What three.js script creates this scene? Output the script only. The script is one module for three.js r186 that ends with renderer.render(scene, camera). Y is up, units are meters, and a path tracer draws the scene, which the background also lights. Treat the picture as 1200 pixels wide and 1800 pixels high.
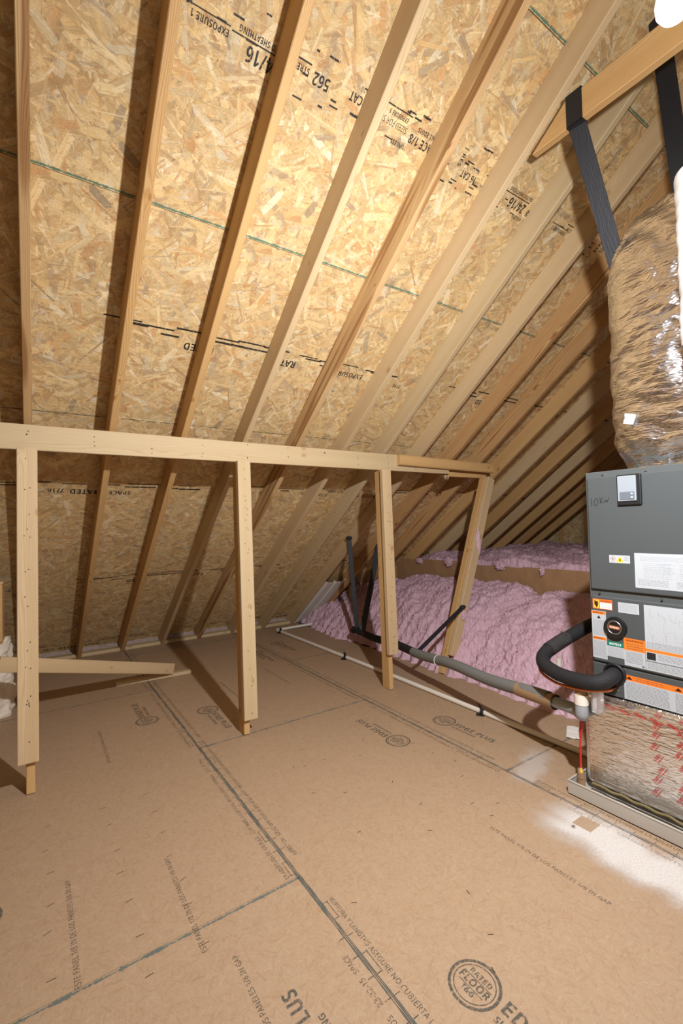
import * as THREE from 'three';
import { mergeGeometries, mergeVertices } from 'three/addons/utils/BufferGeometryUtils.js';
import { RoundedBoxGeometry } from 'three/addons/geometries/RoundedBoxGeometry.js';
import { createNoise2D, createNoise3D } from 'simplex-noise';

// ------------------------------------------------------------------ camera, light, exposure
const scene = new THREE.Scene();
scene.background = new THREE.Color(0x000000);
const renderer = new THREE.WebGLRenderer({ antialias: true });
renderer.toneMapping = THREE.LinearToneMapping;
renderer.toneMappingExposure = 0.86;
renderer.shadowMap.enabled = true;

const V = (x, y, z) => new THREE.Vector3(x, y, z);
const EYE = 1.2988;
const camera = new THREE.PerspectiveCamera(2 * Math.atan(900 / 806.3) * 180 / Math.PI, 1200 / 1800, 0.05, 60);
{
  const yaw = 0.594, pitch = 0.0265, roll = -0.0261;
  const f = V(Math.sin(yaw) * Math.cos(pitch), Math.sin(pitch), -Math.cos(yaw) * Math.cos(pitch));
  const r = V(Math.cos(yaw), 0, Math.sin(yaw)), u = r.clone().cross(f);
  const r2 = r.clone().multiplyScalar(Math.cos(roll)).addScaledVector(u, Math.sin(roll));
  const u2 = u.clone().multiplyScalar(Math.cos(roll)).addScaledVector(r, -Math.sin(roll));
  camera.matrixAutoUpdate = true;
  camera.quaternion.setFromRotationMatrix(new THREE.Matrix4().makeBasis(r2, u2, f.clone().negate()));
  camera.position.set(0, EYE, 0);
  camera.updateMatrixWorld();
}
const LAMP = V(0.95, 2.21, -0.31);          // the bare bulb whose lower half shows in the top right corner
const bulbLight = new THREE.PointLight(new THREE.Color().setRGB(0.87, 0.88, 0.94), 9.5, 0, 2);
bulbLight.position.copy(LAMP);
bulbLight.castShadow = true;
bulbLight.shadow.radius = 1.5;
bulbLight.shadow.mapSize.set(2048, 2048);
scene.add(bulbLight);
// most of the flood bulb's light leaves by its lower face, towards the eave
const floodLight = new THREE.SpotLight(bulbLight.color, 28, 0, 80 * Math.PI / 180, 1, 2);
floodLight.position.copy(LAMP);
floodLight.target.position.copy(LAMP).add(V(0.32, -0.5, -0.8));
floodLight.castShadow = true;
floodLight.shadow.radius = 1.5;
floodLight.shadow.mapSize.set(2048, 2048);
scene.add(floodLight, floodLight.target);

// ------------------------------------------------------------------ helpers
function mulberry(a) { return () => { a |= 0; a = a + 0x6D2B79F5 | 0; let t = Math.imul(a ^ a >>> 15, 1 | a); t = t + Math.imul(t ^ t >>> 7, 61 | t) ^ t; return ((t ^ t >>> 14) >>> 0) / 4294967296; }; }
const rnd = mulberry(7);
const n2 = createNoise2D(mulberry(11)), n3 = createNoise3D(mulberry(12));
const taken = new Map();
function numbered(n) { const k = taken.get(n) || 0; taken.set(n, k + 1); return k ? `${n}_${String(k).padStart(3, '0')}` : n; }
function shade(o) { o.traverse((c) => { if (c.isMesh) { c.castShadow = true; c.receiveShadow = true; } }); return o; }
function thing(name, label, category, group) {
  const o = new THREE.Group(); o.name = numbered(name); o.userData = { label, category };
  if (group) o.userData.group = group;
  scene.add(o); return o;
}
function tag(o, label, category, group) { o.userData = { ...o.userData, label, category }; if (group) o.userData.group = group; return o; }
function part(name, geo, mat, parent) { const m = new THREE.Mesh(geo, mat); m.name = parent === scene ? numbered(name) : name; parent.add(m); return m; }
function structure(name) { const o = new THREE.Group(); o.name = name; o.userData = { kind: 'structure' }; scene.add(o); return o; }
const smooth = (a, b, x) => { const t = Math.min(1, Math.max(0, (x - a) / (b - a))); return t * t * (3 - 2 * t); };
const lerp = (a, b, t) => a + (b - a) * t;
function interp(pts, x) { if (x <= pts[0][0]) return pts[0][1]; for (let i = 1; i < pts.length; i++) if (x <= pts[i][0]) { const [a, b] = pts[i - 1], [c, d] = pts[i]; return lerp(b, d, (x - a) / (c - a)); } return pts[pts.length - 1][1]; }

// a sawn board: runs along local +x from 0 to L, y 0..h, z -w/2..w/2, eased edges; cut0 / cut1 slant the ends with height
function board(L, w, h, { ch = 0.003, cut0 = 0, cut1 = 0, seed = rnd(), segs = 1 } = {}) {
  const c = ch, W = w / 2;
  const prof = [[-W + c, 0], [W - c, 0], [W, c], [W, h - c], [W - c, h], [-W + c, h], [-W, h - c], [-W, c]];
  const pos = [], uv = [], u0 = seed * 3.7, v0 = seed * 5.3;
  let per = 0;
  for (let i = 0; i < 8; i++) {
    const a = prof[i], b = prof[(i + 1) % 8], d = Math.hypot(a[0] - b[0], a[1] - b[1]);
    const p = (q, e) => [e ? L + cut1 * q[1] : cut0 * q[1], q[1], q[0]];
    const A = p(a, 0), B = p(b, 0), C = p(b, 1), D = p(a, 1);
    const q = (P, s) => uv.push((per + s) / 0.3 + u0, P[0] / 2.4 + v0);
    for (const [P, s] of [[A, 0], [B, d], [C, d], [A, 0], [C, d], [D, 0]]) { pos.push(...P); q(P, s); }
    per += d;
  }
  for (const e of [0, 1]) for (let i = 1; i < 7; i++) {
    const t = e ? [0, i, i + 1] : [0, i + 1, i];
    for (const k of t) { const q = prof[k]; pos.push(e ? L + cut1 * q[1] : cut0 * q[1], q[1], q[0]); uv.push(q[0] / 0.3 + u0, q[1] / 0.3 * 0.2 + v0); }
  }
  const g = new THREE.BufferGeometry();
  // winding above runs with z to the right; flip to face outwards
  for (let i = 0; i < pos.length; i += 9) for (let k = 0; k < 3; k++) { const t = pos[i + 3 + k]; pos[i + 3 + k] = pos[i + 6 + k]; pos[i + 6 + k] = t; }
  for (let i = 0; i < uv.length; i += 6) for (let k = 0; k < 2; k++) { const t = uv[i + 2 + k]; uv[i + 2 + k] = uv[i + 4 + k]; uv[i + 4 + k] = t; }
  g.setAttribute('position', new THREE.Float32BufferAttribute(pos, 3));
  g.setAttribute('uv', new THREE.Float32BufferAttribute(uv, 2));
  g.computeVertexNormals();
  return g;
}
function place(o, at, ex, ey) { const x = ex.clone().normalize(), z = x.clone().cross(ey).normalize(), y = z.clone().cross(x); o.quaternion.setFromRotationMatrix(new THREE.Matrix4().makeBasis(x, y, z)); o.position.copy(at); return o; }
// a board from a to b (centre of its bottom face), "up" gives the height direction
function stick(name, a, b, w, h, up, mat, parent, opt) { const d = b.clone().sub(a); const m = part(name, board(d.length(), w, h, opt), mat, parent); place(m, a, d, up); return m; }
function box(w, h, d, x, y, z, r = 0) { const g = r ? new RoundedBoxGeometry(w, h, d, 2, r) : new THREE.BoxGeometry(w, h, d); g.translate(x, y, z); return g; }
function tube(points, r, seg = 64, rad = 14, tension = 0.5) { return new THREE.TubeGeometry(new THREE.CatmullRomCurve3(points, false, 'catmullrom', tension), seg, r, rad, false); }
function cyl(r0, r1, h, x, y, z, n = 20) { const g = new THREE.CylinderGeometry(r0, r1, h, n); g.translate(x, y, z); return g; }
function canvas(w, h) { const c = document.createElement('canvas'); c.width = w; c.height = h; return [c, c.getContext('2d')]; }
function tex(c, srgb = true, wrap = THREE.RepeatWrapping) { const t = new THREE.CanvasTexture(c); if (srgb) t.colorSpace = THREE.SRGBColorSpace; t.wrapS = t.wrapT = wrap; return t; }
function pixels(W, H, fn, srgb = true, wrap = THREE.RepeatWrapping) {
  const d = new Uint8Array(W * H * 4);
  for (let j = 0; j < H; j++) for (let i = 0; i < W; i++) { const c = fn(i, j), k = (j * W + i) * 4; d[k] = Math.max(0, Math.min(255, c[0])); d[k + 1] = Math.max(0, Math.min(255, c[1])); d[k + 2] = Math.max(0, Math.min(255, c[2])); d[k + 3] = c.length > 3 ? Math.max(0, Math.min(255, c[3])) : 255; }
  const t = new THREE.DataTexture(d, W, H, THREE.RGBAFormat); if (srgb) t.colorSpace = THREE.SRGBColorSpace; t.magFilter = THREE.LinearFilter; t.wrapS = t.wrapT = wrap; t.needsUpdate = true; return t;
}

// ------------------------------------------------------------------ materials
// oriented strand board: thousands of flakes laid over one another (texture = one 2.44 x 1.22 m panel)
function strandBoard(W, H, seed, palette, count, [lmin, lmax], [wmin, wmax], spread, back, lineA, hatch = 1) {
  const R = mulberry(seed), [c, g] = canvas(W, H), [cb, gb] = canvas(W / 2, H / 2), px = W / 2.44;
  g.fillStyle = back; g.fillRect(0, 0, W, H); gb.fillStyle = '#555'; gb.fillRect(0, 0, W / 2, H / 2);
  for (let i = 0; i < count; i++) {
    const x = R() * W, y = R() * H, L = lerp(lmin, lmax, R() ** 1.6) * px, w = lerp(wmin, wmax, R() ** 1.8) * px;
    const a = (R() + R() + R() - 1.5) * spread, sk = (R() - 0.5) * w * 1.4, tip = w * (0.15 + 0.6 * R());
    const p = palette[Math.floor(R() ** 1.35 * palette.length)], k = 1 + (0.22 * R() - 0.11) * hatch;
    const col = `rgb(${p.map((q) => Math.round(Math.min(255, q * k))).join(',')})`, gr = Math.round(60 + 190 * R());
    const pts = [[-L / 2, -w / 2 + sk * 0.3], [-L * 0.2, -w / 2 - R() * w * 0.1], [L / 2 - tip, -w / 2], [L / 2, w * (R() - 0.5)], [L / 2 - tip * R(), w / 2], [0, w / 2 + R() * w * 0.1], [-L / 2 + tip, w / 2], [-L / 2 - tip * 0.4, w * (R() - 0.5)]];
    const sa = R(), nl = 2 + Math.floor(R() * 4), ls = []; for (let q = 0; q < nl; q++) ls.push([R() - 0.5, R(), R()]);
    for (const ox of x < L ? [0, W] : x > W - L ? [0, -W] : [0]) for (const oy of y < L ? [0, H] : y > H - L ? [0, -H] : [0]) {
      g.save(); g.translate(x + ox, y + oy); g.rotate(a); g.beginPath(); pts.forEach(([u, v], q) => q ? g.lineTo(u, v) : g.moveTo(u, v)); g.closePath();
      g.globalAlpha = 0.5 + 0.35 * sa; g.fillStyle = col; g.fill(); g.globalAlpha = 1;
      g.strokeStyle = `rgba(96,58,22,${lineA * (0.4 + sa)})`; g.lineWidth = 0.8; g.stroke();
      for (const [q, t, al] of ls) { g.strokeStyle = t > 0.5 ? `rgba(255,238,205,${0.2 * al * hatch})` : `rgba(120,74,30,${0.28 * al * hatch})`; g.lineWidth = 0.7 + t; g.beginPath(); g.moveTo(-L * 0.4, q * w); g.lineTo(L * 0.4, q * w * 0.8); g.stroke(); }
      g.restore();
      gb.save(); gb.scale(0.5, 0.5); gb.translate(x + ox, y + oy); gb.rotate(a); gb.beginPath(); pts.forEach(([u, v], q) => q ? gb.lineTo(u, v) : gb.moveTo(u, v)); gb.closePath(); gb.globalAlpha = 0.8; gb.fillStyle = `rgb(${gr},${gr},${gr})`; gb.fill(); gb.restore();
    }
  }
  // loose fibres and slivers over the flakes
  for (let i = 0; i < count * 1.6; i++) { const l = (8 + 46 * R() ** 2), t = R(); g.save(); g.translate(R() * W, R() * H); g.rotate((R() + R() - 1) * spread * 0.75); g.fillStyle = t > 0.52 ? `rgba(246,226,190,${0.32 * R() * hatch})` : `rgba(150,98,44,${0.34 * R() * hatch})`; g.fillRect(-l / 2, 0, l, 0.7 + 1.5 * R()); g.restore(); }
  for (let i = 0; i < count / 60 * hatch; i++) { const a = (R() - 0.5) * 6; g.save(); g.translate(R() * W, R() * H); g.rotate(a); g.fillStyle = `rgba(70,38,12,${(0.2 + 0.5 * R()) * hatch})`; g.fillRect(0, 0, (2 + R() * 12), 0.8 + R() * 1.3); g.restore(); }
  return [tex(c), tex(cb, false)];
}
const osbPalette = [[204, 175, 122], [200, 169, 114], [206, 181, 130], [196, 165, 110], [208, 185, 138], [192, 159, 104], [210, 191, 150], [190, 155, 100], [186, 151, 98], [202, 173, 120], [210, 197, 164], [176, 143, 98], [154, 133, 102], [180, 135, 84]];
const [osbMap, osbBump] = strandBoard(2048, 1024, 21, osbPalette, 15000, [0.04, 0.19], [0.005, 0.034], 2.2, '#c09a62', 0.12);
const osbMat = new THREE.MeshStandardMaterial({ map: osbMap, bumpMap: osbBump, bumpScale: 0.0012, roughness: 0.78 });
const floorPalette = [[162, 134, 103], [159, 131, 100], [165, 137, 106], [157, 129, 98], [167, 140, 109], [155, 127, 97], [161, 135, 106]];
const [floorMap, floorBump] = strandBoard(2048, 1024, 33, floorPalette, 26000, [0.012, 0.05], [0.001, 0.006], 3.4, '#a68c6e', 0.03, 0.25);
const floorMat = new THREE.MeshStandardMaterial({ map: floorMap, bumpMap: floorBump, bumpScale: 0.0003, roughness: 0.62 });

function woodMap(seed, base, dark, { rings = 26, contrast = 0.5, knots = 6, fibre = 0.12, W = 512, H = 2048, streak = 0 } = {}) {
  const R = mulberry(seed), ox = R() * 100, K = [];
  for (let i = 0; i < knots; i++) K.push([R() * 0.3, R() * 2.4, 0.004 + 0.007 * R()]);
  return pixels(W, H, (i, j) => {
    const x = i / W * 0.3, y = j / H * 2.4;
    let r = x + 0.03 * n2(x * 4 + ox, y * 0.55) + 0.008 * n2(x * 14 + ox, y * 1.3 + 9), kn = 0;
    for (const [kx, ky, kr] of K) { const dx = (x - kx) / kr, dy = (y - ky) / (kr * 1.5), d2 = dx * dx + dy * dy, dl = dx * dx / 4 + dy * dy / 30; r += Math.sign(dx) * 0.012 * Math.exp(-dl); kn = Math.max(kn, d2 < 1 ? 0.75 + 0.25 * Math.sin(d2 * 14) : 0.8 * Math.exp(-(d2 - 1) * 0.9)); }
    const s = 0.5 + 0.5 * Math.sin(r * rings * 40), g = s * s * s;
    const fb = n2(x * 500 + ox, y * 7), band = n2(x * 9 + 40 + ox, y * 0.5 + 3);
    const st = streak ? streak * smooth(0.1, 0.55, n2(x * 16 + ox + 5, y * 0.9)) : 0;
    const t = Math.min(1, Math.max(0, contrast * g + fibre * (fb * 0.5 + 0.5) + 0.12 * band + kn * 0.75 + st));
    return [lerp(base[0], dark[0], t), lerp(base[1], dark[1], t), lerp(base[2], dark[2], t)];
  }, true, THREE.MirroredRepeatWrapping);
}
const grainBump = pixels(256, 1024, (i, j) => { const v = 128 + 60 * n2(i * 0.35, j * 0.012) + 40 * n2(i * 0.08, j * 0.01); return [v, v, v]; }, false, THREE.MirroredRepeatWrapping);
const wood = (map, rough = 0.68) => new THREE.MeshStandardMaterial({ map, bumpMap: grainBump, bumpScale: 0.0006, roughness: rough });
const palePine = wood(woodMap(1, [198, 172, 130], [162, 126, 82], { contrast: 0.3, knots: 5 }));
const yellowPine = wood(woodMap(2, [200, 162, 106], [154, 106, 52], { contrast: 0.4, knots: 6 }));
const coarseFir = wood(woodMap(3, [194, 156, 104], [138, 92, 46], { rings: 15, contrast: 0.75, knots: 2 }));
const streakPine = wood(woodMap(4, [200, 166, 116], [130, 86, 42], { contrast: 0.3, knots: 4, streak: 0.55 }));
const whitePine = wood(woodMap(5, [192, 170, 130], [162, 128, 80], { contrast: 0.28, knots: 4 }));

const plain = (rgb, rough = 0.6, metal = 0, more = {}) => new THREE.MeshStandardMaterial({ color: new THREE.Color(`rgb(${rgb.join(',')})`), roughness: rough, metalness: metal, ...more });
const grit = pixels(256, 256, (i, j) => { const v = 128 + 70 * n2(i * 0.31, j * 0.31) + 50 * n2(i * 0.09 + 7, j * 0.09); return [v, v, v]; }, false, THREE.MirroredRepeatWrapping);
const greyPaint = plain([74, 78, 77], 0.42, 0.0);
const greyEdge = plain([84, 88, 86], 0.4, 0.1);
const blackRubber = plain([24, 23, 23], 0.75, 0, { bumpMap: grit, bumpScale: 0.002 });
const greyRubber = plain([112, 112, 106], 0.75, 0, { bumpMap: grit, bumpScale: 0.002 });
const greyPvc = plain([150, 154, 156], 0.45);
const whitePvc = plain([224, 216, 200], 0.4);
const blackStrap = plain([20, 20, 22], 0.62, 0, { bumpMap: grit, bumpScale: 0.001 });
const blackPlastic = plain([22, 22, 23], 0.5);
const galvanized = plain([190, 184, 172], 0.45, 0.25);
const copper = plain([206, 120, 70], 0.35, 1);
const steel = plain([190, 190, 188], 0.35, 1);
const tapeBrown = plain([150, 120, 86], 0.55);
const cardboardMap = pixels(512, 256, (i, j) => { const t = 6 * n2(i * 0.02, j * 0.4) + 5 * n2(i * 0.01, j * 0.012) + 4 * n2(i * 0.6, j * 0.6); return [158 + t, 122 + t, 84 + t * 0.9]; }, true, THREE.MirroredRepeatWrapping);
const cardboard = new THREE.MeshStandardMaterial({ map: cardboardMap, roughness: 0.85 });
const foilBump = pixels(1024, 1024, (i, j) => {
  const a = i * 0.006, b = j * 0.012; let v = 0;
  for (const [f, w] of [[1, 0.5], [2.3, 0.3], [5, 0.2]]) v += w * (1 - Math.abs(n2(a * f * 0.7 + 3, b * f * 1.4 + f)) * 2);
  v = 128 + 110 * v; return [v, v, v];
}, false, THREE.MirroredRepeatWrapping);
const foil = new THREE.MeshStandardMaterial({ color: new THREE.Color(0.86, 0.86, 0.87), roughness: 0.21, metalness: 1, bumpMap: foilBump, bumpScale: 0.006 });

// ink: glyph blocks and words, drawn in one colour on a clear ground
function inkTexture(w, h, draw) { const [c, g] = canvas(w, h); g.clearRect(0, 0, w, h); draw(g, w, h); return tex(c, true, THREE.ClampToEdgeWrapping); }
function wear(g, w, h, R, n, size) { g.save(); g.globalCompositeOperation = 'destination-out'; for (let i = 0; i < n; i++) { g.globalAlpha = 0.3 + 0.6 * R(); g.beginPath(); g.ellipse(R() * w, R() * h, size * R() + 1, size * 0.4 * R() + 0.6, R() * 3, 0, 7); g.fill(); } g.restore(); }
function inkMat(map, rough = 0.7) { return new THREE.MeshStandardMaterial({ map, transparent: true, roughness: rough }); }
// flat print laid on a surface: centre c, right direction ex, up direction ey
function print(name, mat, w, h, c, ex, ey, parent) { const m = part(name, new THREE.PlaneGeometry(w, h), mat, parent); const n = ex.clone().cross(ey).normalize(); place(m, c.clone().addScaledVector(n, 0.0009), ex, ey); return m; }

// ------------------------------------------------------------------ the attic's shell
const T = 0.7454, TH = Math.atan(T), CO = Math.cos(TH), SI = Math.sin(TH), ZE = -5.4356;   // roof slope; underside of the rafters meets the floor at z = ZE
const E1 = V(1, 0, 0), E2 = V(0, SI, CO), E3 = V(0, -CO, SI);                                // along the eave, up the slope, into the room
const DEPTH = 0.14, OC = 0.4064, XR = 0.0042;                                                // 2x6 rafters at 16 inches
const RIDGE_Z = 0.9, XL = -3.2, XE = 6.95, ZB = 1.5;
const roofPoint = (x, s, below = 0) => V(x, 0, ZE).addScaledVector(E3, -DEPTH + below).addScaledVector(E2, s);
const sOf = (z) => (z - ZE + DEPTH * SI) / CO;
const sheathY = (z) => T * (z - ZE) + DEPTH / CO;

// printed lines of the roof boards: they read upside down from here
const stampInk = 'rgba(34,28,22,0.9)';
const stampWords = [
  (g) => { g.font = 'bold 62px sans-serif'; g.fillText('SPACE 1/8', 0, 0); g.font = 'bold 34px sans-serif'; g.fillText('IN. ALL EDGES', 20, 44); g.fillText('UNLESS', 300, -66); },
  (g) => { g.font = '40px sans-serif'; g.fillText('SIZED FOR SPACING', 0, 0); g.font = 'bold 30px sans-serif'; g.fillText('EXPOSURE 1', 20, 38); g.fillRect(0, 52, 260, 6); },
  (g) => { g.font = 'bold 84px sans-serif'; g.fillText('24/16', 0, 0); g.fillRect(-10, 14, 330, 6); g.font = 'bold 34px sans-serif'; g.fillText('RATED SHEATHING', -20, 52); },
  (g) => { g.font = 'bold 56px sans-serif'; g.fillText('16 CAT', 0, 0); g.font = '32px sans-serif'; g.fillText('PS 2-10', 10, 40); },
  (g) => { g.font = 'bold 74px sans-serif'; g.fillText('562', 0, 0); g.font = 'bold 40px sans-serif'; g.fillText('STRENGTH', 150, -4); g.fillRect(150, 10, 230, 7); },
  (g) => { g.font = 'bold 38px sans-serif'; g.fillText('EXPOSURE 1', 0, 0); g.fillRect(300, -40, 9, 60); g.fillRect(0, 12, 250, 5); },
];
function stampTexture(seed, order) {
  const R = mulberry(seed);
  return inkTexture(2048, 320, (g, w, h) => {
    g.fillStyle = stampInk; let x = 30;
    for (const k of order) { g.save(); g.translate(x, 120 + 70 * R()); stampWords[k](g); g.restore(); x += 330; if (x > w - 200) break; }
    g.save(); g.translate(w - 120, 250); g.rotate(-Math.PI / 2); g.font = 'bold 44px sans-serif'; g.fillText('| RES', 0, 0); g.restore();
    for (let i = 0; i < 26; i++) g.fillRect(R() * w, 20 + 270 * R(), 20 + 60 * R(), 6 + 5 * R());
    wear(g, w, h, R, 1500, 9);
  });
}
const stampMats = [stampTexture(61, [0, 1, 3, 4, 2, 5]), stampTexture(62, [4, 5, 0, 2, 1, 3]), stampTexture(63, [2, 0, 5, 1, 4, 3])].map((t) => inkMat(t));
function bandStamp(seed) {
  const R = mulberry(seed);
  return inkTexture(2048, 160, (g, w, h) => {
    g.fillStyle = stampInk;
    let x = 10; while (x < w - 260) { const k = R(); if (k < 0.45) { g.font = `bold ${30 + 26 * R()}px sans-serif`; g.fillText(['RATED', '7/16', 'EXPOSURE 1', 'SPACE 1/8', '24/16', 'PS 2-10'][Math.floor(R() * 6)], x, 60 + 30 * R()); x += 190; } else { g.fillRect(x, 80 + 30 * R(), 60 + 140 * R(), 7 + 6 * R()); x += 150; } g.fillRect(x - 120, 110 + 20 * R(), 120 + 60 * R(), 5 + 4 * R()); }
    wear(g, w, h, R, 900, 9);
  });
}
const bandMats = [inkMat(bandStamp(71)), inkMat(bandStamp(72))];
const greenEdge = inkMat(pixels(1024, 32, (i, j) => { const d = Math.abs(j - 16) / 16, v = n2(i * 0.03, 4), a = d < 0.34 + 0.3 * n2(i * 0.09, j * 0.2) + 0.16 * v ? 200 + 50 * n2(i * 0.2, j * 0.4) : 0; return [70, 122, 102, a]; }, true, THREE.RepeatWrapping));
const thinEdge = inkMat(pixels(1024, 16, (i, j) => { const v = n2(i * 0.02, 9); return [70, 92, 74, Math.abs(j - 8) < 3 + 3 * v && v > -0.3 ? 200 : 0]; }, true, THREE.RepeatWrapping));

const ceiling = structure('ceiling');
{
  const PW = OC * 6, rows = [-0.551, 0.669, 1.888, 3.107, 4.327, 5.546, 6.766, sOf(RIDGE_Z)];
  for (let k = 0; k < rows.length - 1; k++) {
    const s0 = rows[k] + 0.0015, s1 = rows[k + 1] - 0.0015, shift = XR - 0.019 + (k % 2 ? 0 : 3 * OC) - 2 * PW;
    for (let x0 = shift; x0 < XE; x0 += PW) {
      const a = Math.max(XL, x0) + 0.0015, b = Math.min(XE, x0 + PW) - 0.0015; if (b - a < 0.05) continue;
      const g = new THREE.BoxGeometry(b - a, s1 - s0, 0.0115), p = g.attributes.position, uv = g.attributes.uv, ou = rnd(), ov = rnd();
      for (let i = 0; i < p.count; i++) uv.setXY(i, p.getX(i) / 2.44 + ou, p.getY(i) / 1.22 + ov);
      const m = part('sheathing_panel', g, osbMat, ceiling);
      place(m, roofPoint((a + b) / 2, (s0 + s1) / 2, -0.00575), E1, E2);
      // paint along the lower edge, and the printed band in the middle (both lie in the panel's own plane)
      const put = (name, mat, w, h, x, y, turn) => { const q = part(name, new THREE.PlaneGeometry(w, h), mat, m); q.position.set(x, y, 0.0066); q.rotation.z = turn; return q; };
      if (k >= 3 && k <= 5) { const e = put('edge_paint', k === 3 ? thinEdge : greenEdge, b - a, k === 3 ? 0.008 : 0.02, 0, -(s1 - s0) / 2 + (k === 3 ? 0.004 : 0.007), 0); const eu = e.geometry.attributes.uv; for (let i = 0; i < eu.count; i++) eu.setX(i, eu.getX(i) * (b - a) / 1.2 + ou); }
      for (const [x, j] of [[1.02, 0], [2.36, 1], [3.7, 2], [5.1, 0]]) if (k === 4 && x > a && x < b) put('printed_stamp', stampMats[j], 1.3, 0.25, x - (a + b) / 2, 0.06, Math.PI);
      if (k !== 4 && k < 6 && b - a > 1) put('printed_stamp', bandMats[k % 2], Math.min(2.2, b - a), 0.19, 0, k === 3 ? 0 : -0.03, Math.PI);
      if (k === 4 && b - a > 1.2) { const d = put('printed_dash', stampMats[1], 0.24, 0.035, (b - a) * 0.13, 0.38, Math.PI / 2); d.geometry.attributes.uv.setXY(0, 0.02, 0.3); }
    }
  }
  // rafters out of the frame to the left, and the other slope behind the camera
  const sR = (RIDGE_Z - ZE) / CO, rg = board(sR, 0.038, DEPTH, { cut0: -1 / T, seed: 0.3 });
  for (let i = -7; i <= 0; i++) place(part('rafter', rg, yellowPine, ceiling), V(XR - 0.019 + (i - 1) * OC, 0, ZE), E2, E3.clone().negate());
  const bk = V(0, SI, -CO), bn = V(0, CO, SI), len = (ZB + 0.1 - RIDGE_Z) / CO;
  const bg = board(len, 0.038, DEPTH, { seed: 0.6 });
  const top = V(0, T * (RIDGE_Z - ZE), RIDGE_Z);
  for (let x = XL + 0.3; x < XE; x += OC) place(part('rafter', bg, palePine, ceiling), top.clone().setX(x).addScaledVector(bk, -len), bk, bn);
  for (let x = XL; x < XE; x += 2.44) { const w = Math.min(2.44, XE - x) - 0.003, m = part('sheathing_panel', new THREE.BoxGeometry(w, len + 0.1, 0.0115), osbMat, ceiling); place(m, top.clone().setX(x + w / 2).addScaledVector(bk, -len / 2).addScaledVector(bn, DEPTH + 0.006), E1, bk); }
  place(part('ridge_board', board(XE - XL, 0.038, 0.184), yellowPine, ceiling), V(XL, T * (RIDGE_Z - ZE) - 0.02, RIDGE_Z), E1, V(0, 1, 0));
}

// end walls and the wall behind the camera
function gable(name, x, facing) {
  const g = structure(name), yr = sheathY(RIDGE_Z) + 0.05, sh = new THREE.Shape();
  sh.moveTo(ZE - 0.25, 0); sh.lineTo(ZB, 0); sh.lineTo(ZB, yr - T * (ZB - RIDGE_Z)); sh.lineTo(RIDGE_Z, yr); sh.lineTo(ZE - 0.25, 0.03);
  const geo = new THREE.ExtrudeGeometry(sh, { depth: 0.012, bevelEnabled: false }); geo.rotateY(-Math.PI / 2); geo.translate(facing > 0 ? x : x + 0.012, 0, 0);
  const p = geo.attributes.position, uv = geo.attributes.uv; for (let i = 0; i < p.count; i++) uv.setXY(i, p.getZ(i) / 2.44, p.getY(i) / 1.22);
  part('sheathing_panel', geo, osbMat, g);
  for (let z = ZE + 0.55; z < ZB; z += OC) { const y = Math.min(sheathY(z), sheathY(RIDGE_Z) - T * (z - RIDGE_Z)) - 0.06; stick('stud', V(x + facing * 0.045, 0, z), V(x + facing * 0.045, y, z), 0.038, 0.089, V(-facing, 0, 0), yellowPine, g); }
  return g;
}
gable('wall_right', XE, -1); gable('wall_left', XL, 1);
{
  const g = structure('wall_back'), h = sheathY(RIDGE_Z) - T * (ZB - RIDGE_Z) + 0.1, drywall = plain([226, 220, 208], 0.9);
  for (let x = XL; x < XE; x += 1.22) { const w = Math.min(1.22, XE - x); part('drywall_sheet', box(w - 0.003, h, 0.013, x + w / 2, h / 2, ZB), drywall, g); }
}

// ------------------------------------------------------------------ the floor: tongue-and-groove deck panels, 4 x 8 feet
const floor = structure('floor');
const UPF = V(0, 0, -1), INF = V(1, 0, 0);
const floorInk = 'rgba(74,76,70,0.72)';
const seamPaint = inkMat(pixels(1024, 32, (i, j) => { const d = Math.abs(j - 16) / 16, v = n2(i * 0.012, 2.2), e = n2(i * 0.07, j * 0.25); return [78, 108, 110, d < 0.42 + 0.4 * v + 0.4 * e ? 150 + 70 * e + 60 * n2(i * 0.3, j * 0.6) : 0]; }, true, THREE.RepeatWrapping));
const seamThin = inkMat(pixels(1024, 16, (i, j) => { const v = n2(i * 0.015, 7.7); return [74, 92, 92, Math.abs(j - 8) < 5 + 3 * v ? 190 : 0]; }, true, THREE.RepeatWrapping));
function edgeText(seed, line1) {
  const R = mulberry(seed);
  return inkMat(inkTexture(2048, 96, (g, w, h) => {
    g.fillStyle = 'rgba(74,70,62,0.8)'; g.font = '40px sans-serif'; g.fillText(line1, 10, 50);
    for (let x = 20; x < w; x += 128) g.fillRect(x, 62, 5, 34);
    g.fillRect(20, 66, 130, 4); g.fillRect(400, 64, 128, 4);
    wear(g, w, h, R, 2600, 9);
  }));
}
const edgeTextA = edgeText(81, 'LA ABERTURA DE 1/8 PULG.   ESTE PANEL 1/8 DE PULG. EN LOS LADOS Y EXTREMOS     23-32-15   SPACE');
const edgeTextB = edgeText(82, 'RUPTURA Y LENGTHS ASEGURE NO CUBIERTA LA ABERTURA   LEAVE 1/8 IN GAP AT ENDS AND EDGES   NO CUBIERTA');
const lineText = inkMat(inkTexture(1024, 48, (g, w, h) => { g.fillStyle = 'rgba(80,74,64,0.75)'; g.font = '38px sans-serif'; g.fillText('ESTE PANEL 1/8 IN DE LOS PANELES 1/8 IN GAP', 6, 38); wear(g, w, h, mulberry(83), 500, 7); }));
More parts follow.
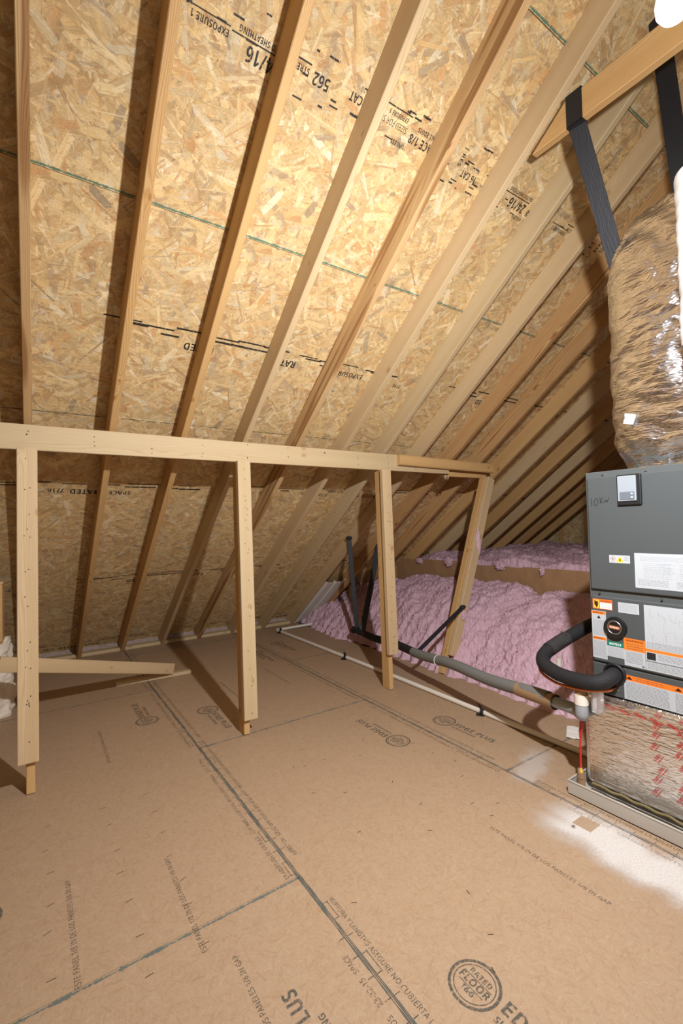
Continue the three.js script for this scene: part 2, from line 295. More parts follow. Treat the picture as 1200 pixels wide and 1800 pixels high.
const logoMat = inkMat(inkTexture(768, 288, (g, w, h) => {
  g.strokeStyle = floorInk; g.fillStyle = floorInk; g.lineWidth = 14;
  g.beginPath(); g.ellipse(128, 144, 116, 116, 0, 0, 7); g.stroke(); g.lineWidth = 5; g.beginPath(); g.ellipse(128, 144, 96, 96, 0, 0, 7); g.stroke();
  g.font = 'bold 40px sans-serif'; g.textAlign = 'center'; g.fillText('RATED', 128, 112); g.font = 'bold 52px sans-serif'; g.fillText('FLOOR', 128, 164); g.font = 'bold 36px sans-serif'; g.fillText('T&G', 128, 206); g.fillRect(50, 120, 156, 4); g.fillRect(60, 172, 136, 4);
  g.textAlign = 'left'; g.font = 'bold 96px sans-serif'; g.fillText('EDGE PLUS', 262, 146); g.font = 'bold 44px sans-serif'; g.fillText('SUBFLOORING', 276, 204);
  wear(g, w, h, mulberry(84), 2200, 9);
}));
const nailTicks = inkMat(inkTexture(64, 24, (g) => { g.strokeStyle = 'rgba(58,40,24,0.85)'; g.lineWidth = 5; g.beginPath(); g.moveTo(6, 17); g.lineTo(34, 11); g.lineTo(58, 7); g.stroke(); }));
{
  const XC = [-4.067, -2.848, -1.629, -0.409, 0.811, 2.029, 3.248];
  const under = part('subfloor', box(XE - XL, 0.05, ZB - ZE + 0.3, (XE + XL) / 2, -0.045, (ZB + ZE - 0.3) / 2), plain([92, 70, 48], 0.9), floor);
  const panels = [];
  for (let c = 0; c < 6; c++) {
    const first = c % 2 ? -1.547 - 2.439 * 2 : -2.768 - 2.439 * 2, x0 = Math.max(XL, XC[c]) + 0.001, x1 = Math.min(XC[c + 1], 2.93) - 0.001;
    for (let z = first; z < ZB; z += 2.439) {
      const a = Math.max(ZE - 0.06, z) + 0.001, b = Math.min(ZB, z + 2.439) - 0.001; if (b - a < 0.05) continue;
      const g = box(x1 - x0, 0.019, b - a, (x0 + x1) / 2, -0.0095, (a + b) / 2), p = g.attributes.position, uv = g.attributes.uv, ou = rnd(), ov = rnd();
      for (let i = 0; i < p.count; i++) uv.setXY(i, p.getZ(i) / 2.44 + ou, p.getX(i) / 1.22 + ov);
      const m = part('floor_panel', g, floorMat, floor); panels.push({ c, a, b, x0, x1, m });
      // paint on the two sides of the long groove and on the butt end
      if (c >= 2) {
        const strip = (mat, w, l, x, zc, alongX) => { const q = print('edge_paint', mat, l, w, V(x, 0, zc), alongX ? E1 : UPF, alongX ? UPF : V(-1, 0, 0), m), eu = q.geometry.attributes.uv; for (let i = 0; i < eu.count; i++) eu.setX(i, eu.getX(i) * l / 1.3 + ou); };
        strip(seamThin, 0.008, b - a, x1 - 0.0045, (a + b) / 2, false); strip(seamThin, 0.006, b - a, x0 + 0.0035, (a + b) / 2, false);
        strip(seamPaint, 0.02, x1 - x0, (x0 + x1) / 2, a + 0.009, true);
      }
    }
  }
  const at = (x, z) => panels.find((p) => x > p.x0 && x < p.x1 && z > p.a && z < p.b).m;
  const away = V(0, 0, -1), near = V(0, 0, 1), left = V(-1, 0, 0), right = V(1, 0, 0);
  // lines of print beside the grooves: left of a groove they read away from here, right of it towards here
  for (const x of [0.811, 2.029]) for (const z of [-0.7, -2.15, -3.4, -4.6]) {
    print('printed_text', edgeTextA, 1.2, 0.056, V(x - 0.034, 0, z), away, left, at(x - 0.034, z));
    print('printed_text', edgeTextB, 1.2, 0.056, V(x + 0.034, 0, z - 0.1), near, right, at(x + 0.034, z - 0.1));
  }
  for (const [x, z] of [[0.1, -1.85], [0.43, -1.75], [0.14, -1.15], [0.5, -1.2], [1.6, -1.0], [1.3, -3.5], [0.35, -3.2], [1.75, -3.6]]) print('printed_text', lineText, 0.62, 0.029, V(x, 0, z), x < 0.8 ? away : near, x < 0.8 ? left : right, at(x, z));
  // the maker's stamps: a ring and two lines
  for (const [x, z, dir] of [[0.60, -0.97, 1], [1.02, -0.752, -1], [0.64, -3.52, 1], [1.03, -3.14, -1], [1.80, -2.28, 1], [2.22, -2.0, -1], [-0.165, -2.15, 1], [1.9, -4.3, -1], [2.24, -4.5, -1]]) {
    const flip = dir > 0;
    print('printed_stamp', logoMat, 0.46, 0.1725, V(x, 0, z), flip ? away : near, flip ? left : right, at(x, z));
  }
  const R = mulberry(90);
  for (let i = 0; i < 7; i++) for (const x of [0.03, 0.26, 0.44]) { const z = -1.45 - i * 0.16 - R() * 0.05, xx = x + 0.02 * R(); print('nail_mark', nailTicks, 0.03, 0.011, V(xx, 0, z), V(1, 0, -0.25 + 0.5 * R()), UPF, at(xx, z)); }
  for (let i = 0; i < 34; i++) { const x = 0.86 + R() * 1.1, z = -0.8 - R() * 2.4; print('nail_mark', nailTicks, 0.022, 0.014, V(x, 0, z), V(1, 0, -1.5 + 3 * R()), V(0.3, 0, -1), at(x, z)); }
  // white overspray on the deck beside the drain pan, with a bare square where something lay
  const spray = (bare, most) => pixels(512, 512, (i, j) => {
    const u = i / 512, v = j / 512, d = Math.abs(v - (0.5 + 0.06 * n2(u * 3, 1))) * 2;
    let a = (1 - smooth(0.25, 0.98, d + 0.12 * n2(u * 7, v * 2.4) + 0.05 * n2(u * 50, v * 17))) * smooth(0, 0.2, u + 0.02 * n2(v * 5, 3)) * most * (bare ? 1 : smooth(1, 0.6, u));
    a *= 0.82 + 0.18 * n2(u * 90, v * 90);
    if (bare && u > 0.175 && u < 0.25 && v > 0.5 && v < 0.72) a *= 0.06;
    return [226, 221, 212, 255 * Math.max(0, a)];
  }, true, THREE.ClampToEdgeWrapping);
  print('paint_overspray', inkMat(spray(true, 0.9), 0.8), 1.05, 0.36, V(1.90, 0, -0.78), V(0, 0, 1), V(1, 0, 0), at(1.90, -0.78));
  print('paint_overspray', inkMat(spray(false, 0.45), 0.8), 0.5, 0.2, V(2.2, 0, -1.5), V(1, 0, -0.4), V(-0.4, 0, -1), at(2.2, -1.5));
}

// ------------------------------------------------------------------ rafters
const UP = V(0, 1, 0);
{
  const sR = (RIDGE_Z - ZE) / CO, words = ['first', 'second', 'third', 'fourth', 'fifth', 'sixth', 'seventh', 'eighth', 'ninth', 'tenth', 'eleventh', 'twelfth', 'thirteenth', 'fourteenth', 'fifteenth', 'sixteenth'];
  const look = [streakPine, yellowPine, yellowPine, palePine, streakPine, palePine, whitePine, palePine, coarseFir, coarseFir, yellowPine, palePine, yellowPine, palePine, yellowPine, coarseFir, yellowPine];
  for (let i = 0; i < 17; i++) {
    const m = part('roof_rafter', board(sR, 0.038, DEPTH, { cut0: -1 / T, seed: 0.137 + i * 0.611 }), look[i], scene);
    place(m, V(XR - 0.019 + i * OC, 0, ZE), E2, E3.clone().negate());
    tag(m, i === 16 ? 'last sloping pine rafter beside the far right end wall' : `sloping pine roof rafter, ${words[i]} from the left edge of the photo`, 'rafter', 'roof rafters');
  }
}

// ------------------------------------------------------------------ purlin, posts and brace
const PZ = -2.89;   // front face of the purlin
function nails(parent, spots, z) { const g = mergeGeometries(spots.map(([x, y]) => { const c = new THREE.CylinderGeometry(0.0032, 0.0032, 0.002, 8); c.rotateX(Math.PI / 2); c.translate(x, y, z); return c; })); const m = part('nail_heads', g, plain([62, 48, 36], 0.5, 0.5), parent); m.userData.kind = 'stuff'; return m; }
{
  const t = thing('purlin', 'long pale horizontal beam nailed under the rafters on top of the posts', 'beam');
  stick('plank', V(-1.2, 1.729, PZ - 0.019), V(3.14, 1.729, PZ - 0.019), 0.038, 0.135, UP, whitePine, t, { seed: 0.42 });
  const R = mulberry(5), sp = []; for (let i = 0; i < 11; i++) for (let k = 0; k < 3; k++) sp.push([XR - 0.019 + i * OC * 0.75 + 0.012 * (R() - 0.5), 1.75 + 0.1 * R()]);
  nails(t, sp.filter((s) => s[0] < 3), PZ + 0.0005);
  const s = thing('purlin_extension', 'short beam stub with a torn lower edge at the right end of the purlin', 'beam');
  stick('plank', V(3.13, 1.712, PZ - 0.060), V(3.70, 1.712, PZ - 0.060), 0.038, 0.135, UP, yellowPine, s, { cut1: 0.3, seed: 0.9 });
  const sl = []; for (let i = 0; i < 7; i++) { const g = new THREE.ConeGeometry(0.006 + 0.004 * R(), 0.03 + 0.03 * R(), 5); g.rotateX(Math.PI * (0.9 + 0.2 * R())); g.rotateZ(0.5 - R()); g.translate(3.13 + 0.05 * R(), 1.706 - 0.01 * R(), PZ - 0.045); sl.push(g); }
  part('splinters', mergeGeometries(sl), whitePine, s).userData.kind = 'stuff';
  const c = thing('splice_board', 'short yellow board with rounded edges nailed across the purlin splice', 'board');
  stick('plank', V(2.52, 1.775, PZ + 0.0195), V(3.72, 1.757, PZ + 0.0195), 0.038, 0.089, UP, yellowPine, c, { ch: 0.008, seed: 0.17 });
}
function post(label, xTop, xBot, bottom, footX, zBot, mats) {
  const t = thing('support_post', label, 'post', 'posts under the purlin');
  // a flat 2x4 in front, and a 2x4 on edge behind it that carries on to the floor; the foot stands a little nearer than the head
  const zTop = PZ + 0.022, zAt = (y) => lerp(zBot, zTop, y / 1.72), xAt = (y) => lerp(xBot, xTop, (y - bottom) / (1.72 - bottom));
  stick('front_stud', V(xAt(bottom), bottom, zAt(bottom)), V(xTop, 1.727, zTop), 0.089, 0.038, V(0, 0, 1), mats[0], t, { seed: rnd() });
  stick('foot_stud', V(footX, 0.001, zAt(0) - 0.0895), V(footX + xTop - xAt(0.0), 1.727, zTop - 0.0895), 0.038, 0.089, V(0, 0, 1), mats[1], t, { seed: rnd() });
  const R = mulberry(Math.round(xTop * 100) + 300), sp = []; for (let i = 0; i < 22; i++) { const y = bottom + 0.03 + (1.66 - bottom) * R(); sp.push([xAt(y) + (R() - 0.5) * 0.03, y, zAt(y) + 0.0378]); }
  const g = mergeGeometries(sp.map(([p, q, r]) => { const c = new THREE.CylinderGeometry(0.0028, 0.0028, 0.004, 8); c.rotateX(Math.PI / 2); c.translate(p, q, r); return c; }));
  part('nail_heads', g, plain([62, 48, 36], 0.5, 0.5), t).userData.kind = 'stuff';
  return t;
}
post('leftmost double wooden post under the purlin', -0.018, -0.022, 0.165, -0.013, -2.795, [palePine, yellowPine]);
post('double wooden post standing in the middle of the open floor', 1.153, 1.120, 0.10, 1.103, -2.745, [whitePine, yellowPine]);
post('double wooden post next to the grey insulated pipe', 2.358, 2.327, 0.275, 2.315, -2.79, [palePine, yellowPine]);
{
  const t = thing('diagonal_brace', 'leaning double wooden brace with pink fluff stuck to it', 'brace');
  const a = V(2.985, 0.14, -2.792), b = V(3.665, 1.70, PZ + 0.02);
  stick('front_stud', a, b, 0.089, 0.038, V(0, 0, 1), palePine, t, { seed: 0.21 });
  stick('foot_stud', V(2.895, 0.002, -2.852), V(3.62, 1.70, PZ - 0.042), 0.038, 0.06, V(0, 0, 1), yellowPine, t, { seed: 0.63 });
}

// ------------------------------------------------------------------ plate, scraps and the bits on the left
{
  const t = stick('eave_plate', V(XL, 0.001, ZE - 0.062), V(2.9, 0.001, ZE - 0.062), 0.089, 0.036, UP, whitePine, scene, { seed: 0.77 });
  tag(t, 'pale flat plate strip along the floor at the foot of the rafters', 'plate');
  const w = new THREE.PlaneGeometry(6.2, 0.22, 620, 22), p = w.attributes.position;
  for (let i = 0; i < p.count; i++) { const x = p.getX(i) - 0.2, v = p.getY(i) / 0.22 + 0.5; const z = ZE - 0.07 - v * 0.11; p.setXYZ(i, x, 0.02 + 0.13 * v * v + 0.016 * n2(x * 9, v * 3) + 0.008 * n2(x * 45, v * 12), z); }
  w.computeVertexNormals();
  const f = part('eave_insulation', w, plain([164, 146, 134], 0.95), scene); f.userData.kind = 'stuff'; tag(f, 'thin pale strip of insulation wool behind the plate along the eave', 'insulation');
  const l = stick('loose_board', V(-0.19, 0.475, -3.44), V(1.0, 0.03, -4.20), 0.038, 0.089, UP, palePine, scene, { seed: 0.36 });
  tag(l, 'loose two-by-four slanting down to the floor behind the leftmost post', 'board');
  const k = stick('scrap_board', V(0.57, 0.001, -4.27), V(1.17, 0.001, -4.22), 0.06, 0.03, UP, whitePine, scene, { seed: 0.58 });
  tag(k, 'short scrap of wood lying flat under the slanting loose board', 'board');
  // the pale wool roll and the box over it at the left edge
  const g = new THREE.CylinderGeometry(0.2, 0.23, 0.53, 60, 40, false), q = g.attributes.position;
  for (let i = 0; i < q.count; i++) { const x = q.getX(i), y = q.getY(i), z = q.getZ(i), r = Math.hypot(x, z) || 1, d = 0.03 * n3(x * 6, y * 5, z * 6) + 0.012 * n3(x * 22, y * 22, z * 22); q.setXYZ(i, x + x / r * d, y + (y > 0.2 ? d * 1.2 : 0), z + z / r * d); }
  g.computeVertexNormals();
  const roll = part('wool_roll', g, plain([226, 214, 192], 0.95), scene); roll.position.set(-0.345, 0.267, -4.18); roll.rotation.y = 0.4;
  tag(roll, 'pale fluffy roll of wool at the left edge of the photo', 'insulation');
  const c = thing('wooden_crate', 'small wooden crate at the left edge above the pale wool roll', 'crate');
  c.position.y = 0.02;
  for (const [w2, h2, d2, x, y, z] of [[0.4, 0.38, 0.018, -0.365, 0.75, -3.80], [0.4, 0.38, 0.018, -0.365, 0.75, -4.02], [0.4, 0.018, 0.2, -0.365, 0.55, -3.91], [0.018, 0.38, 0.2, -0.174, 0.75, -3.91], [0.018, 0.38, 0.2, -0.556, 0.75, -3.91]]) part('side_board', box(w2, h2, d2, x, y, z, 0.003), yellowPine, c);
  part('lid', box(0.41, 0.016, 0.25, -0.365, 0.949, -3.91, 0.003), palePine, c);
}

// ------------------------------------------------------------------ pink blown insulation, cardboard dam, rafter baffle
const pinkMap = pixels(512, 512, (i, j) => { const t = 10 * n2(i * 0.05, j * 0.05) + 9 * n2(i * 0.25, j * 0.25), sp = n2(i * 0.32 + 50, j * 0.32) > 0.86 ? 0.72 : 1; return [(203 + t) * sp, (168 + t) * sp, (177 + t) * sp]; }, true, THREE.MirroredRepeatWrapping);
const pink = new THREE.MeshStandardMaterial({ map: pinkMap, roughness: 1 });
function fluff(x, z, amp = 1) { return (0.04 * n2(x * 2.3, z * 2.3) + 0.016 * n2(x * 7, z * 7 + 4)) * amp; }
function heap(x0, x1, z0, z1, step, fn) {
  const nx = Math.round((x1 - x0) / step), nz = Math.round((z1 - z0) / step), pos = [], uv = [], idx = [];
  for (let j = 0; j <= nz; j++) for (let i = 0; i <= nx; i++) {
    const x = lerp(x0, x1, i / nx), z = lerp(z0, z1, j / nz), y = fn(x, z);
    pos.push(x, y, z); uv.push(x / 0.6, (z + y) / 0.6);
  }
  for (let j = 0; j < nz; j++) for (let i = 0; i < nx; i++) { const a = j * (nx + 1) + i, b = a + 1, c = a + nx + 1, d = c + 1; if (Math.max(pos[a * 3 + 1], pos[b * 3 + 1], pos[c * 3 + 1], pos[d * 3 + 1]) < 0.0005) continue; idx.push(a, c, b, b, c, d); }
  const g = new THREE.BufferGeometry(); g.setAttribute('position', new THREE.Float32BufferAttribute(pos, 3)); g.setAttribute('uv', new THREE.Float32BufferAttribute(uv, 2)); g.setIndex(idx); g.computeVertexNormals();
  // clumps and fibres stand out along the surface's normal
  const p = g.attributes.position, nn = g.attributes.normal;
  for (let i = 0; i < p.count; i++) {
    const x = p.getX(i), y = p.getY(i), z = p.getZ(i); if (y < 0.002 || y > sheathY(z) - 0.02) continue;
    const k = (0.010 * n3(x * 11, y * 11, z * 11) + 0.008 * n3(x * 31, y * 31, z * 31) + 0.010 * n3(x * 70, y * 70, z * 70)) * smooth(0, 0.05, y);
    p.setXYZ(i, x + nn.getX(i) * k, Math.max(0.0006, y + nn.getY(i) * k), z + nn.getZ(i) * k);
  }
  g.computeVertexNormals(); return g;
}
const moundTop = [[-4.7, 0.55], [-4.2, 0.6], [-3.86, 0.645], [-3.64, 0.67], [-3.47, 0.64], [-3.1, 0.66], [-2.76, 0.645], [-2.58, 0.6], [-2.1, 0.63], [0.6, 0.64]];
const moundFoot = [[-5.35, 2.97], [-4.93, 2.91], [-4.39, 2.86], [-4.09, 2.95], [-3.43, 2.92], [-2.87, 2.89], [-2.45, 2.93], [-2.17, 2.89], [0.6, 2.93]];
{
  const m = part('blown_insulation', heap(2.84, 3.985, -5.4, 0.6, 0.0085, (x, z) => {
    const f = interp(moundFoot, z) + 0.03 * n2(z * 9, 2), s = (x - f) / (4 - f); if (s < 0) return 0;
    const h = interp(moundTop, z) * Math.sin(Math.min(1, s) * Math.PI / 2) ** 0.85;
    const y = h * (1 + 0) + fluff(x, z, smooth(0, 0.12, s)) + 0.014 * Math.min(1, s * 30);
    return Math.max(0.0006, Math.min(y, sheathY(z) - 0.004));
  }), pink, scene);
  m.userData.kind = 'stuff'; tag(m, 'big heap of pink blown insulation sloping from the cardboard to the floor', 'insulation');
  const b = part('blown_insulation', heap(4.022, XE - 0.092, -5.3, 0.6, 0.0125, (x, z) => Math.min(lerp(0.78, 0.86, smooth(4.02, 4.09, x)) + 0.02 * (x - 4) + fluff(x, z, 0.8) + 0.03 * n2(x * 1.3, z * 1.3), sheathY(z) - 0.004)), pink, scene);
  b.userData.kind = 'stuff'; tag(b, 'pink insulation lying level behind the cardboard under the far rafters', 'insulation');
  const c = thing('cardboard_dam', 'brown cardboard strip holding back the pink insulation', 'cardboard');
  let z = -4.62; [0.46, 0.78, 0.62, 0.78, 0.7, 0.8, 1.0].forEach((w, i) => {
    const h = 0.83 + 0.012 * Math.sin(i * 2.1), g = new THREE.BoxGeometry(0.005, h, w + 0.03, 1, 6, 10), p = g.attributes.position;
    for (let k = 0; k < p.count; k++) p.setX(k, p.getX(k) + 0.007 * n2(p.getZ(k) * 3 + i * 5, p.getY(k) * 3));
    g.computeVertexNormals(); const q = part('cardboard_sheet', g, cardboard, c); q.position.set(4.005 + (i % 2) * 0.007, h / 2, z + w / 2); z += w;
  });
  // tufts caught on the cardboard's edge and on the brace
  const tuft = (name, at, s, label) => { const g = new THREE.IcosahedronGeometry(1, 12), p = g.attributes.position; for (let i = 0; i < p.count; i++) { const v = V(p.getX(i), p.getY(i), p.getZ(i)), k = 1 + 0.35 * n3(v.x * 1.7 + at.x * 9, v.y * 1.7 + at.z * 7, v.z * 1.7) + 0.14 * n3(v.x * 6 + at.x, v.y * 6, v.z * 6); p.setXYZ(i, v.x * k * s.x, v.y * k * s.y, v.z * k * s.z); } const q = mergeVertices((g.deleteAttribute('uv'), g.deleteAttribute('normal'), g)); q.computeVertexNormals(); const m2 = part(name, q, plain([203, 168, 177], 1), scene); m2.position.copy(at); tag(m2, label, 'insulation', 'loose tufts of pink insulation'); };
  tuft('insulation_tuft', V(3.985, 0.83, -3.72), V(0.022, 0.05, 0.05), 'pink tuft hanging over the cardboard edge left of the leaning brace');
  tuft('insulation_tuft', V(3.985, 0.83, -3.02), V(0.022, 0.04, 0.06), 'pink tuft hanging over the cardboard edge just right of the leaning brace');
  tuft('insulation_tuft', V(3.985, 0.81, -2.55), V(0.02, 0.045, 0.022), 'pink tuft hanging over the cardboard edge nearest the grey cabinet');
  tuft('insulation_tuft', V(3.985, 0.82, -4.2), V(0.02, 0.03, 0.05), 'pink tuft at the left end of the cardboard edge');
  tuft('insulation_tuft', V(3.402, 1.10, PZ + 0.088), V(0.024, 0.1, 0.012), 'long pink tuft stuck to the upper half of the leaning brace');
  tuft('insulation_tuft', V(3.135, 0.47, PZ + 0.122), V(0.03, 0.04, 0.014), 'small pink tuft stuck to the lower half of the leaning brace');
  const bf = thing('rafter_baffle', 'pale grey ribbed vent baffle between two rafters above the insulation', 'baffle');
  const xs0 = 2.853, W = 0.35; const sh = new THREE.Shape(); sh.moveTo(0, 0); for (const [x, y] of [[0.05, 0], [0.075, 0.03], [0.15, 0.03], [0.175, 0.0], [0.2, 0.03], [0.28, 0.03], [0.305, 0], [W, 0]]) sh.lineTo(x, y); for (const [x, y] of [[W, 0.005], [0.303, 0.005], [0.278, 0.035], [0.198, 0.035], [0.175, 0.006], [0.152, 0.035], [0.073, 0.035], [0.048, 0.005], [0, 0.005]]) sh.lineTo(x, y);
  const bg = new THREE.ExtrudeGeometry(sh, { depth: 1.0, bevelEnabled: false });
  const bm = part('baffle_sheet', bg, plain([214, 208, 196], 0.7), bf); bm.quaternion.setFromRotationMatrix(new THREE.Matrix4().makeBasis(E1, E3.clone().negate().negate(), E2.clone().negate())); bm.position.copy(roofPoint(xs0, 0.98, 0.09));
  const bl = stick('blocking', V(3.36, 0.28, -4.82), V(3.36, 0.52, -4.83), 0.05, 0.05, V(0, 0, 1), palePine, scene, { seed: 0.11 }); tag(bl, 'short upright wood block between the baffle and the hanging straps', 'block');
}

// ------------------------------------------------------------------ the air handler: pan, lower plenum, cabinet, upper duct
const UX = 2.2, UZ0 = -1.165, UZ1 = -0.62;
{
  const t = thing('drain_pan', 'shallow galvanized metal drain pan on the floor under the foil box', 'drain pan');
  part('pan_bottom', box(0.77, 0.004, 0.92, 2.475, 0.003, -0.785), galvanized, t);
  for (const [w, d, x, z] of [[0.004, 0.92, 2.092, -0.785], [0.004, 0.92, 2.858, -0.785], [0.762, 0.004, 2.475, -1.243], [0.762, 0.004, 2.475, -0.327]]) part('pan_side', box(w, 0.062, d, x, 0.032, z), galvanized, t);
  part('rolled_rim', mergeGeometries([box(0.009, 0.006, 0.926, 2.092, 0.064, -0.785, 0.002), box(0.77, 0.006, 0.009, 2.475, 0.064, -1.243, 0.002)]), galvanized, t);
}
// crumpled foil skin: a rounded box, split fine, its normals shaken by folds
function foilSkin(w, h, d, r, n, fn) {
  let g = new RoundedBoxGeometry(w, h, d, n, r); const p = g.attributes.position, nn = g.attributes.normal;
  for (let i = 0; i < p.count; i++) { const v = V(p.getX(i), p.getY(i), p.getZ(i)), k = fn(v); p.setXYZ(i, v.x + nn.getX(i) * k, v.y + nn.getY(i) * k, v.z + nn.getZ(i) * k); }
  const uv = g.attributes.uv; for (let i = 0; i < p.count; i++) { const ax = Math.abs(nn.getX(i)) > 0.6; uv.setXY(i, (ax ? p.getZ(i) : p.getX(i)) / 1.0, (Math.abs(nn.getY(i)) > 0.6 ? p.getZ(i) : p.getY(i)) / 1.0); }
  g.computeVertexNormals(); return g;
}
const redPrint = inkMat(inkTexture(1024, 1024, (g, w, h) => {
  const R = mulberry(44); g.fillStyle = 'rgba(186,44,40,0.85)';
  for (let y = 40; y < h - 40; y += 118) for (let x = 420 + 40 * R(); x < w - 90; x += 150) { g.save(); g.translate(x, y + 30 * R()); g.rotate(-1.2); for (let k = 0; k < 4; k++) { g.fillRect(k * 19, 0, 13, 22); g.clearRect(k * 19 + 4, 5 + 6 * (k % 2), 9, 5); } g.fillRect(-8, 32, 84, 6); g.restore(); }
  for (let x = 120; x < w - 60; x += 104) { g.save(); g.translate(x, 60 + 22 * R()); g.rotate(0.45); g.fillRect(0, 0, 86, 9); g.fillRect(4, 16, 80, 9); g.restore(); }
  wear(g, w, h, R, 900, 8);
}), 0.5);
{
  const t = thing('foil_plenum_box', 'silver foil wrapped plenum box with red print under the grey cabinet', 'duct box');
  const g = foilSkin(0.60, 0.43, 0.66, 0.03, 28, (v) => 0.005 * n3(v.x * 5, v.y * 6, v.z * 5) + 0.006 * smooth(-0.02, -0.2, v.y) * (1 - 2 * Math.abs(n3(v.x * 9, v.y * 14, v.z * 9))) + 0.005 * smooth(0.12, 0.21, v.y) * (1 - 2 * Math.abs(n3(v.x * 16 + 5, v.y * 22, v.z * 16))));
  const flatFoil = foil.clone(); flatFoil.bumpScale = 0.004; flatFoil.roughness = 0.26;
  part('foil_skin', g, flatFoil, t).position.set(2.485, 0.262, -0.88);
  print('red_print', redPrint, 0.62, 0.40, V(2.181, 0.268, -0.87), V(0, 0, 1), UP, t);
  part('torn_edge', tube(Array.from({ length: 14 }, (_, i) => V(2.185 + 0.003 * Math.sin(i * 2.3), 0.046 + 0.004 * Math.sin(i * 2.9), -1.18 + i * 0.045)), 0.006, 80, 8), plain([122, 108, 70], 0.95), t);
}
// labels and plates of the cabinet
function labelMat(w, h, draw) { const [c, g] = canvas(w, h); g.fillStyle = '#b3b7b8'; g.fillRect(0, 0, w, h); draw(g, w, h); return new THREE.MeshStandardMaterial({ map: tex(c, true, THREE.ClampToEdgeWrapping), roughness: 0.5 }); }
function smallLines(g, x, y, w, h, step, R, a = 0.55) { g.fillStyle = `rgba(70,70,74,${a})`; for (let yy = y; yy < y + h; yy += step) { let xx = x; while (xx < x + w - 6) { const l = 6 + 22 * R(); g.fillRect(xx, yy, Math.min(l, x + w - xx), Math.max(1.4, step * 0.35)); xx += l + 5; } } }
{
  const t = thing('air_handler', 'grey metal air handler cabinet covered in warning labels', 'air handler');
  const zc = (UZ0 + UZ1) / 2, zw = UZ1 - UZ0, face = (y0, y1, z0, z1, proud, r, name, mat = greyPaint) => part(name, box(0.03, y1 - y0, z1 - z0, UX - proud + 0.015, (y0 + y1) / 2, (z0 + z1) / 2, r), mat, t);
  part('cabinet', box(0.56, 1.035, zw, UX + 0.284, 0.478 + 0.5175, zc, 0.004), greyEdge, t);
  const up = face(0.962, 1.490, UZ0 + 0.011, UZ1 - 0.011, 0.010, 0.008, 'upper_door');
  const low = face(0.628, 0.934, UZ0 + 0.011, UZ1 - 0.011, 0.010, 0.008, 'lower_door');
  face(0.482, 0.620, UZ0 + 0.006, UZ1 - 0.006, 0.004, 0.004, 'pipe_panel');
  const X = UX - 0.010, Z = V(0, 0, 1);
  const stick2 = (name, mat, z0, y0, z1, y1, parent, x = X) => print(name, mat, z1 - z0, y1 - y0, V(x, (y0 + y1) / 2, (z0 + z1) / 2), Z, UP, parent);
  // breaker window
  const w = part('breaker_frame', mergeGeometries([box(0.016, 0.136, 0.098, X - 0.004, 1.418, -0.964, 0.004)]), blackPlastic, up);
  part('window_cover', box(0.012, 0.112, 0.076, X - 0.012, 1.424, -0.970, 0.003), plain([142, 148, 152], 0.3), w);
  part('breaker', box(0.008, 0.034, 0.06, X - 0.017, 1.392, -0.968, 0.002), plain([98, 104, 110], 0.4), w);
  for (const y of [1.399, 1.383]) { const g = new THREE.SphereGeometry(0.0045, 12, 8); g.translate(X - 0.021, y, -0.948); part('breaker_button', g, plain([226, 230, 230], 0.3), w); }
  stick2('handwriting', inkMat(inkTexture(256, 192, (g) => { g.strokeStyle = 'rgba(8,8,9,0.97)'; g.lineWidth = 6; g.lineCap = 'round'; g.lineJoin = 'round'; const P = (...q) => { g.beginPath(); q.forEach(([x, y], i) => i ? g.lineTo(x, y) : g.moveTo(x, y)); g.stroke(); };
    P([18, 60], [22, 160]); g.beginPath(); g.ellipse(78, 112, 24, 44, 0.15, 0, 6.4); g.stroke(); P([128, 54], [134, 132]); P([164, 56], [132, 100], [170, 122]); P([186, 84], [194, 118], [208, 92], [220, 116], [240, 60]); })), -1.140, 1.340, -1.048, 1.412, up);
  const R = mulberry(55);
  stick2('hazard_sticker', labelMat(256, 96, (g, W, H) => { g.strokeStyle = '#b9493f'; g.lineWidth = 4; g.beginPath(); g.moveTo(46, 10); g.lineTo(80, 44); g.lineTo(46, 80); g.lineTo(12, 44); g.closePath(); g.stroke(); g.fillStyle = '#222'; g.fillRect(40, 36, 12, 18); g.fillStyle = '#f0b81e'; g.beginPath(); g.moveTo(134, 10); g.lineTo(180, 84); g.lineTo(88, 84); g.closePath(); g.fill(); g.fillStyle = '#4a2c10'; g.fillRect(126, 44, 16, 28); smallLines(g, 188, 16, 56, 50, 9, R); }), -1.063, 1.091, -0.975, 1.126, up);
  stick2('wiring_sheet', labelMat(512, 320, (g, W, H) => { smallLines(g, 40, 30, 430, 40, 12, R, 0.25); smallLines(g, 60, 90, 180, 130, 16, R, 0.18); smallLines(g, 290, 90, 180, 130, 16, R, 0.2); smallLines(g, 20, 240, 200, 60, 10, R, 0.4); smallLines(g, 270, 240, 220, 60, 9, R, 0.45); g.strokeStyle = 'rgba(80,80,84,0.3)'; for (let i = 0; i < 9; i++) g.strokeRect(40 + 200 * R(), 80 + 90 * R(), 60 + 120 * R(), 20 + 40 * R()); }), -0.957, 0.988, UZ1 - 0.04, 1.139, up);
  const band = (g, x, y, w2, h2, word, px, fg = '#2a1206') => { g.fillStyle = '#e87a24'; g.fillRect(x, y, w2, h2); g.fillStyle = fg; g.font = `bold ${px}px sans-serif`; g.fillText(word, x + 10, y + h2 * 0.5 + px * 0.36); };
